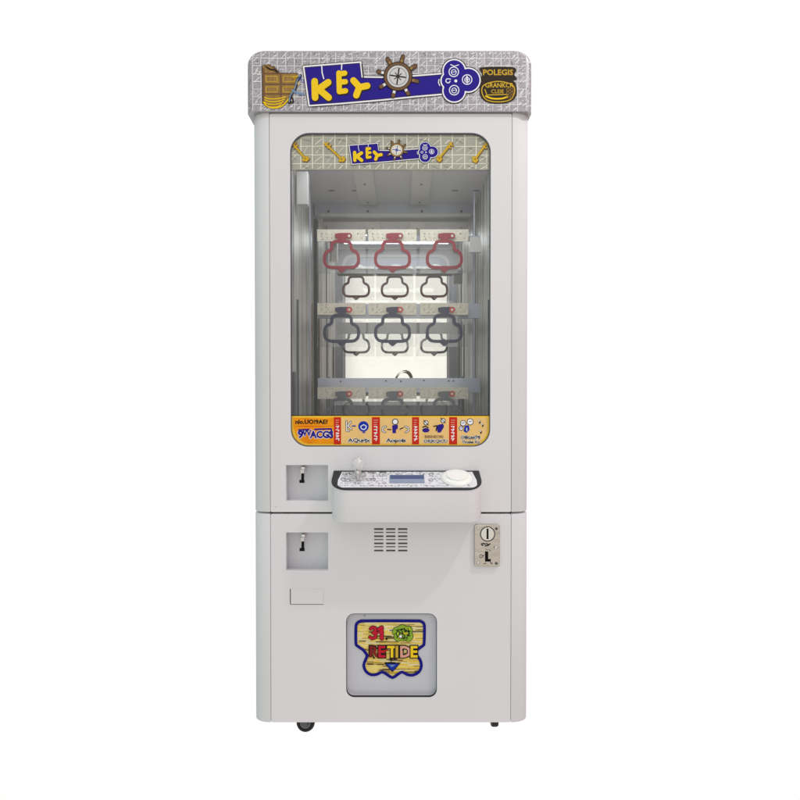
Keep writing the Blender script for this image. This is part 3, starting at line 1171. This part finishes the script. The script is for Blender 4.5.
zbm = .673
shelf = loft('control_shelf', [(-.003, lambda y: zbm, .043), (-.0009, lambda y: zbm + .0009, .045), (0, lambda y: zbm + .003, .046), (0, lambda y: ztop(y) - .0005, .046)], M_WHITE, root)
bezel = loft('black_bezel', [(.0015, lambda y: ztop(y), .046), (.0015, lambda y: ztop(y) + .0032, .046), (.0005, lambda y: ztop(y) + .0042, .045)], M_GASKET, shelf)
# printed overlay
bm = bmesh.new()
ox0, ox1, oy0, oy1 = PXL + .0185, PXR - .0145, -.0075, -.0868
ol = [(ox0 + .004, oy0), (ox0 - .002, -.05)] + [(ox0 + .018 - .020 * math.cos(math.radians(a)), oy1 + .022 - .022 * math.sin(math.radians(a))) for a in range(20, 91, 10)] + \
     [(ox1 - .018 + .020 * math.sin(math.radians(a)), oy1 + .022 - .022 * math.cos(math.radians(a))) for a in range(0, 71, 10)] + [(ox1 + .002, -.05), (ox1 - .004, oy0)]
bm.faces.new([bm.verts.new((x, y, ztop(y) + .0046)) for x, y in ol])
ov = from_bm('panel_overlay', bm, M_OVERLAY, shelf)


def shelf_frame(a, b, off):
    return Vector((a, b, ztop(b) + .0046 + off))


ik = Ink(shelf_frame, .0001, 30)
ik.STEP = 1e-5


def blob(x, y, s):
    t = R.random()
    m = R.choice((M_BLACK, M_DARK, M_DLINE, M_DLINE))
    if t < .45:
        ik.line([(x, y), (x + s * R.uniform(.3, 1), y + s * R.uniform(-.8, .8)), (x + s * R.uniform(.2, 1.4), y + s * R.uniform(-.8, .8))], .0011, m, cap=False)
    elif t < .7:
        ik.ring(circ(x, y, s * .45, s * .6, n=10), .001, m)
    else:
        ik.seg((x, y), (x + s, y + R.uniform(-.002, .002)), .0014, m, cap=False)


for x in [ox0 + .006 + i * .0058 for i in range(60)]:
    if x > ox1 - .006:
        break
    for y in (-.010, -.020, -.031, -.043, -.055, -.066, -.078):
        if -.040 < x < .070 and -.069 < y < -.026:
            continue
        if math.hypot(x - .149, (y + .045)) < .042:
            continue
        if R.random() < (.95 if y < -.07 else .7):
            blob(x + R.uniform(-.001, .001), y + R.uniform(-.002, .002), .0048)
for x0, x1 in ((-.115, -.102), (-.095, -.072), (-.062, -.044)):
    for y in (-.010, -.014):
        ik.seg((x0, y), (x1, y), .0018, M_DARK, cap=False)
ik.line([(-.062, -.008), (-.044, -.008), (-.044, -.024), (-.062, -.024), (-.062, -.008)], .001, M_DARK)
# little emblem rows round the joystick
for cx, cy in ((-.158, -.018), (-.140, -.016), (-.160, -.045), (-.146, -.052), (-.090, -.048), (-.078, -.046), (.080, -.020), (.078, -.050)):
    ik.ring(circ(cx, cy, .006, .007, n=14), .0014, M_DARK)
    ik.line([(cx - .004, cy), (cx + .004, cy + .002)], .0012, M_DARK)
absorb(ov, ik.build('overlay_print', ov))
lcdb = bmesh.new()
sl = .033 / .09
v = [lcdb.verts.new((x, y, ztop(y) + .0046 + dz)) for x, y in ((-.0335, -.028), (-.0335, -.066), (.0605, -.066), (.0605, -.028)) for dz in (.0004, .0022)]
for q in ((0, 2, 4, 6), (1, 3, 5, 7), (0, 1, 3, 2), (2, 3, 5, 4), (4, 5, 7, 6), (6, 7, 1, 0)):
    lcdb.faces.new([v[i] for i in q])
lcd = from_bm('display', lcdb, M_LCD, shelf)
ik = Ink(lambda a, b, off: Vector((a, b, ztop(b) + .0068 + off)), .0001)
ik.poly([(-.0325, -.029), (.0595, -.029), (.0595, -.049), (-.0325, -.049)], M_LCDD)
ik.build('display_window', lcd)
# joystick
up = Vector((0, -sl, 1)).normalized()
jx, jy = (358 - 402) * k(-.045), -.045
jb = Vector((jx, jy, ztop(jy) + .0047))
js = lathe('joystick', [(0, -.001), (.0048, -.001), (.0046, .034), (0, .034)], jb, (0, 0, 1), M_CHROME, shelf, 20)
lathe('dust_washer', [(.0225, .0002), (.0225, .0018), (.020, .0026), (.006, .003), (.0055, .0065), (0, .0065)], jb, up, M_ACRYL, js, 36)
bc = Vector((jx, jy, ZC - (461.5 - 385) * k(jy)))
lathe('ball_top', [(.019 * math.sin(math.radians(a)) if 0 < a < 180 else 0, -.019 * math.cos(math.radians(a))) for a in range(0, 181, 9)], bc, (0, 0, 1), M_BALL, js, 36)
lathe('ball_collar', [(0, -.003), (.008, -.003), (.010, .002), (.0085, .008), (0, .008)], bc + Vector((0, 0, -.026)), (0, 0, 1), M_CHROME, js, 24)
# round push button
bx = Vector((.149, -.043, ztop(-.043) + .0047))
bt = lathe('push_button', [(.0425, -.001), (.0430, .003), (.041, .0062), (.036, .0085), (.031, .0095), (.0295, .0080), (.0285, .0080)], bx, up, M_BUTTON, shelf, 56)
lathe('button_cap', [(.0288, .004), (.0285, .0105), (.0275, .0125), (.022, .0134), (.010, .0138), (0, .0139)], bx, up, M_BUTTON, bt, 56)

# ------------------------------------------------------------ trays with cam locks
def tray(b0, b1, chain):
    a0, a1 = 286, 328
    p, q = P(a0 - .2, b0 - .2, .0142), P(a1 + .2, b1 + .2, .0142)
    d = .042
    th = .0015
    bm = bmesh.new()
    x0, x1, z0, z1 = p.x, q.x, q.z, p.z
    y0 = .0143
    box_bm(bm, x0, x1, d, d + th, z0, z1)
    box_bm(bm, x0 - th, x0 - .00001, y0, d + th, z0 - th, z1 + th)
    box_bm(bm, x1 + .00001, x1 + th, y0, d + th, z0 - th, z1 + th)
    box_bm(bm, x0, x1, y0, d + th, z1 + .00001, z1 + th)
    box_bm(bm, x0, x1, y0, d + th, z0 - th, z0 - .00001)
    t = from_bm('lock_tray', bm, M_TRAY, root)
    xc = (a0 + a1) / 2 - 3.6
    c = P(xc, b0 + 3.0, .030)
    lk = lathe('cam_lock', [(0, .012), (.0050, .012), (.0072, .0105), (.0080, .006), (.0080, -.010), (0, -.010)], c, (0, -1, 0), M_CHROME, t, 24)
    x, z = c.x, c.z
    box('latch', x - .0058, x + .0058, .012, .019, z - .024, z - .002, M_CHROME, lk, .0015)
    bm = bmesh.new()
    box_bm(bm, x - .0022, x + .0056, .0095, .0118, z - .037, z - .012)
    box_bm(bm, x - .0072, x + .0068, .0092, .0122, z - .0385, z - .0300)
    from_bm('latch_tongue', bm, M_BLACK, lk)
    return t


tray(463, 499, 1)
tray(530.5, 568.5, 0)
c = P(311, 533.5, .04)
# ------------------------------------------------------------ coin acceptor
cm = sheet('coin_acceptor', [rrect(474.6, 522.6, 499.8, 564.6, 1.8, 4), rrect(486.8, 526.6, 488.4, 537.2, .5, 2)[::-1],
                             [(485.2, 549.6), (488.2, 549.6), (488.2, 557.2), (490.8, 557.2), (490.8, 559.8), (485.2, 559.8)][::-1]], -.009, -.0005, M_COIN, root, .0012)
pbox('coin_slot_dark', 476, 524, 498, 563, -.0004 + .0001, -.0001, M_BLACK, cm)  # thin black sheet painting the shade inside the coin slots
cf = front_frame(-.009)
sheet('coin_slot_ring', [circ(487.6, 532, 6.6, n=40), rrect(486.7, 526.5, 488.5, 537.3, .5, 2)[::-1]], -.0125, -.0089, M_COIN2, cm, .0006)
bpn = P(495.6, 545.4, -.009)
lathe('return_button', [(0, .006), (.0034, .0058), (.0048, .004), (.0054, 0)], bpn, (0, -1, 0), M_CHROME, cm, 24)
for a, b in ((478.2, 526.4), (496.4, 526.6), (478.2, 561.4), (496.4, 561.4)):
    lathe('screw', [(0, .0008), (.0016, .0008), (.0019, .0020), (.0034, .0014), (.0042, 0)], P(a, b, -.009), (0, -1, 0), M_HUB if a > 480 else M_CHROME, cm, 16)
ik = Ink(cf, .0001)
ik.ring(circ(487.6, 532, 7.2, n=36), .9, M_DARK)
for pts in ([(481.4, 542), (483.6, 541.4), (485.4, 542.2)], [(486.6, 541.6), (488.6, 542.8)], [(485.2, 544), (488, 543.4), (490, 541.8)], [(482, 543.2), (483, 543.4)]):
    ik.line(pts, 1.2, M_BLACK)
ik.ring(circ(481.2, 554.2, 1.5, n=12), .6, M_DARK)
ik.line([(482.6, 554.2), (484, 553.4)], .7, M_DARK)
ik.line([(488.6, 547.6), (491, 549)], .5, M_DARK)
ik.text('IN', 485.4, 548.4, 1.6, M_DARK)
ik.line([(484, 562), (486, 561.2)], .6, M_DARK)
ik.line([(490.6, 560.4), (492.2, 562)], .9, M_DARK)
ik.build('coin_print', cm)

# ------------------------------------------------------------ badge panel in the lower door
bp = sheet('badge_panel', [rrect(344, 610, 439, 698.5, 6, 5)], .0145, .0165, M_LOGOBK, root)
sheet('panel_gasket', [rrect(346.05, 612.05, 436.95, 696.45, 7.9, 6), rrect(346.45, 612.5, 436.55, 695.7, 7.4, 6)[::-1]], .0008, .0075, M_GASKET, root)
ik = Ink(front_frame(.0145), .0002, 4000)
ik.STEP = 1.2e-5
badge = [(355.8, 628), (356, 624), (357.2, 621.2), (360.4, 619.4), (365, 619.1), (390, 619), (416, 619.1), (420.4, 619.4), (423.4, 621.2), (424.4, 624), (424.5, 628), (424.2, 641), (423, 644), (416.6, 648.6), (416.2, 653), (420, 658), (421.4, 664.4),
         (419, 670.4), (413, 673.6), (407, 673), (402, 670.4), (397, 673.4), (392.4, 676.2), (387, 673), (382, 670.4), (377, 672.8), (371, 673.2), (366, 670),
         (363.6, 664), (365.4, 658.6), (367, 654), (364.6, 650), (362.4, 647.6), (357, 644), (355.8, 641)]
ik.poly(badge, M_WOODY)
rr = random.Random(3)


def in_badge(x, y):
    c = False
    n = len(badge)
    for i in range(n):
        (x1, y1), (x2, y2) = badge[i], badge[(i + 1) % n]
        if (y1 > y) != (y2 > y) and x < (x2 - x1) * (y - y1) / (y2 - y1) + x1:
            c = not c
    return c


y = 621.5
while y < 672:
    x = 356
    while x < 424:
        l = rr.uniform(5, 18)
        if rr.random() < .72:
            clipped(ik, (x, y), (x + l, y + rr.uniform(-.4, .4)), rr.uniform(.3, .75), rr.choice((M_YEL, M_YEL, M_CREAM, M_BROWN, M_CREAM, M_YELD)), in_badge)
        x += l + .5
    y += rr.uniform(1.2, 1.9)
for k_ in range(34):
    x, y = rr.uniform(358, 418), rr.uniform(621, 671)
    clipped(ik, (x, y), (x + rr.uniform(6, 15), y), rr.uniform(.5, .9), rr.choice((M_BLACK, M_DBROWN, M_BROWN)), in_badge)
ik.ring(smooth_path(badge, 2), 2.9, M_NAVYP)
# "31." in crimson
three = [(370.4, 627), (372.6, 625.4), (375.4, 626.2), (375.6, 629), (373, 630.8), (375.8, 632.6), (375.4, 635.6), (372, 636.8), (369.8, 635.2)]
one = [(379, 627.4), (381.6, 625.6), (381.8, 636.8)]
for m, g in ((M_BLACK, 1.1), (M_CRIM, 0)):
    ik.line(three, 2.5 + g, m)
    ik.line([(375.8, 631.4), (379.6, 630.4)], 1.6 + g * .6, m)
    ik.line(one, 3.3 + g, m)
ik.poly(circ(386.6, 637, 1.2, n=12), M_BLACK)
# green clover emblem
em = star_union(402.6, 631.6, [(397.6, 630, 4.8), (402.4, 627.4, 4.4), (408, 628.6, 4.2), (398.4, 635, 4.2), (408, 634.6, 4.8), (403, 635.6, 3.4)])
ik.ring(em, 1.0, M_BLACK)
ik.poly(em, M_GREEN)
ik.ring(circ(402.6, 632, 6.3, 4.6, n=20), .8, M_BLACK)
for p in (((396, 628), (400, 630.5), (399, 634)), ((404, 626), (405.8, 629.4), (409.6, 629)), ((402, 631.6), (405, 634), (404, 637)), ((407, 632), (410, 634)), ((397, 634), (400, 636.6)), ((401, 627), (402.4, 630.6), (400.4, 632))):
    ik.line(p, .95, M_BLACK)
for _ in range(34):
    a_, b_ = rr.uniform(395.5, 410), rr.uniform(625.6, 637.4)
    ik.line([(a_, b_), (a_ + rr.uniform(-2.4, 2.4), b_ + rr.uniform(-2, 2))], .7, rr.choice((M_BLACK, M_BLACK, M_GREEN, M_DBROWN, M_YEL)))
ik.poly(circ(400.6, 634.4, 1.4, n=10), M_WPRINT)
ik.poly(circ(406.4, 631.4, 1.2, n=10), M_GOLD)
# lower word
for x, ch_, m in ((369.4, 'R', M_MAROON), (378.4, 'E', M_CRIM), (388.0, 'T', M_YEL), (395.6, 'I', M_GOLD), (400.2, 'D', M_PINK), (410.6, 'E', M_YEL)):
    ik.text(ch_, x - .6, 655.2, 10.8, M_BLACK, wide=.96, fat=.10)
    ik.text(ch_, x - .6, 655.2, 10.8, m, wide=.96, fat=.035)
ik.poly(circ(403.0, 648, 1.0, n=10), M_BLACK)
ik.line([(378, 650), (388, 648)], .9, M_REDP)
# blue gem
for pts, m in (([(383.6, 661), (400.8, 661), (392.4, 670.6)], M_BLACK), ([(385.6, 662), (399, 662), (392.4, 669.2)], M_BLUE2), ([(389, 663), (395.4, 663), (392, 665.4)], M_SKY)):
    ik.poly(pts, m)
ik.line([(389.6, 657.4), (392.4, 656), (396, 657.4)], .8, M_BLACK)
ik.line([(391.6, 657), (391.2, 660.6)], .9, M_BLACK)
ik.build('badge_picture', bp)
sc = P(364.6, 613.9, .0145)
lathe('screw', [(0, .001), (.0014, .0008), (.0018, 0)], sc, (0, -1, 0), M_DARK, bp, 10)


# ------------------------------------------------------------ castors
def castor(px, yd, face):
    x = (px - 402) * k(yd)
    r = .0272
    c = Vector((x, yd, r))
    ax = (0, -1, 0) if face else (1, 0, .0)
    h = .010
    wh = lathe('caster', [(0, -h), (r * .93, -h), (r, -h * .6), (r, h * .6), (r * .93, h), (r * .70, h), (r * .66, h * .7), (0, h * .7)], c, ax, M_RUBBER, root, 40)
    lathe('hub', [(r * .62, h * .68), (r * .60, h * .98), (r * .30, h * .9), (r * .22, h * 1.3), (0, h * 1.35)], c, ax, M_HUB, wh, 32)
    bm = bmesh.new()
    a = Vector(ax)
    t = Vector((1, 0, 0)) if face else Vector((0, 1, 0))
    for s in (-1, 1):
        o = c + a * (s * h * 1.45)
        d = a * .001
        vs = [o + t * u + Vector((0, 0, z)) + d * e for e in (-1, 1) for u, z in ((-.006, -.004), (.006, -.004), (.012, ZB - r), (-.012, ZB - r))]
        vs = [bm.verts.new(q) for q in vs]
        for q in ((0, 1, 2, 3), (4, 5, 6, 7), (0, 1, 5, 4), (1, 2, 6, 5), (2, 3, 7, 6), (3, 0, 4, 7)):
            bm.faces.new([vs[i] for i in q])
    box_bm(bm, c.x - .02, c.x + .02, yd - .02, yd + .02, ZB - .004, ZB + .0005)
    from_bm('fork', bm, M_HUB, wh)


castor(305.5, .10, True)
castor(494.3, .125, False)
castor(320, .68, True)
castor(486, .68, False)

for o in list(bpy.data.objects):
    if '_c' in o:
        del o['_c']
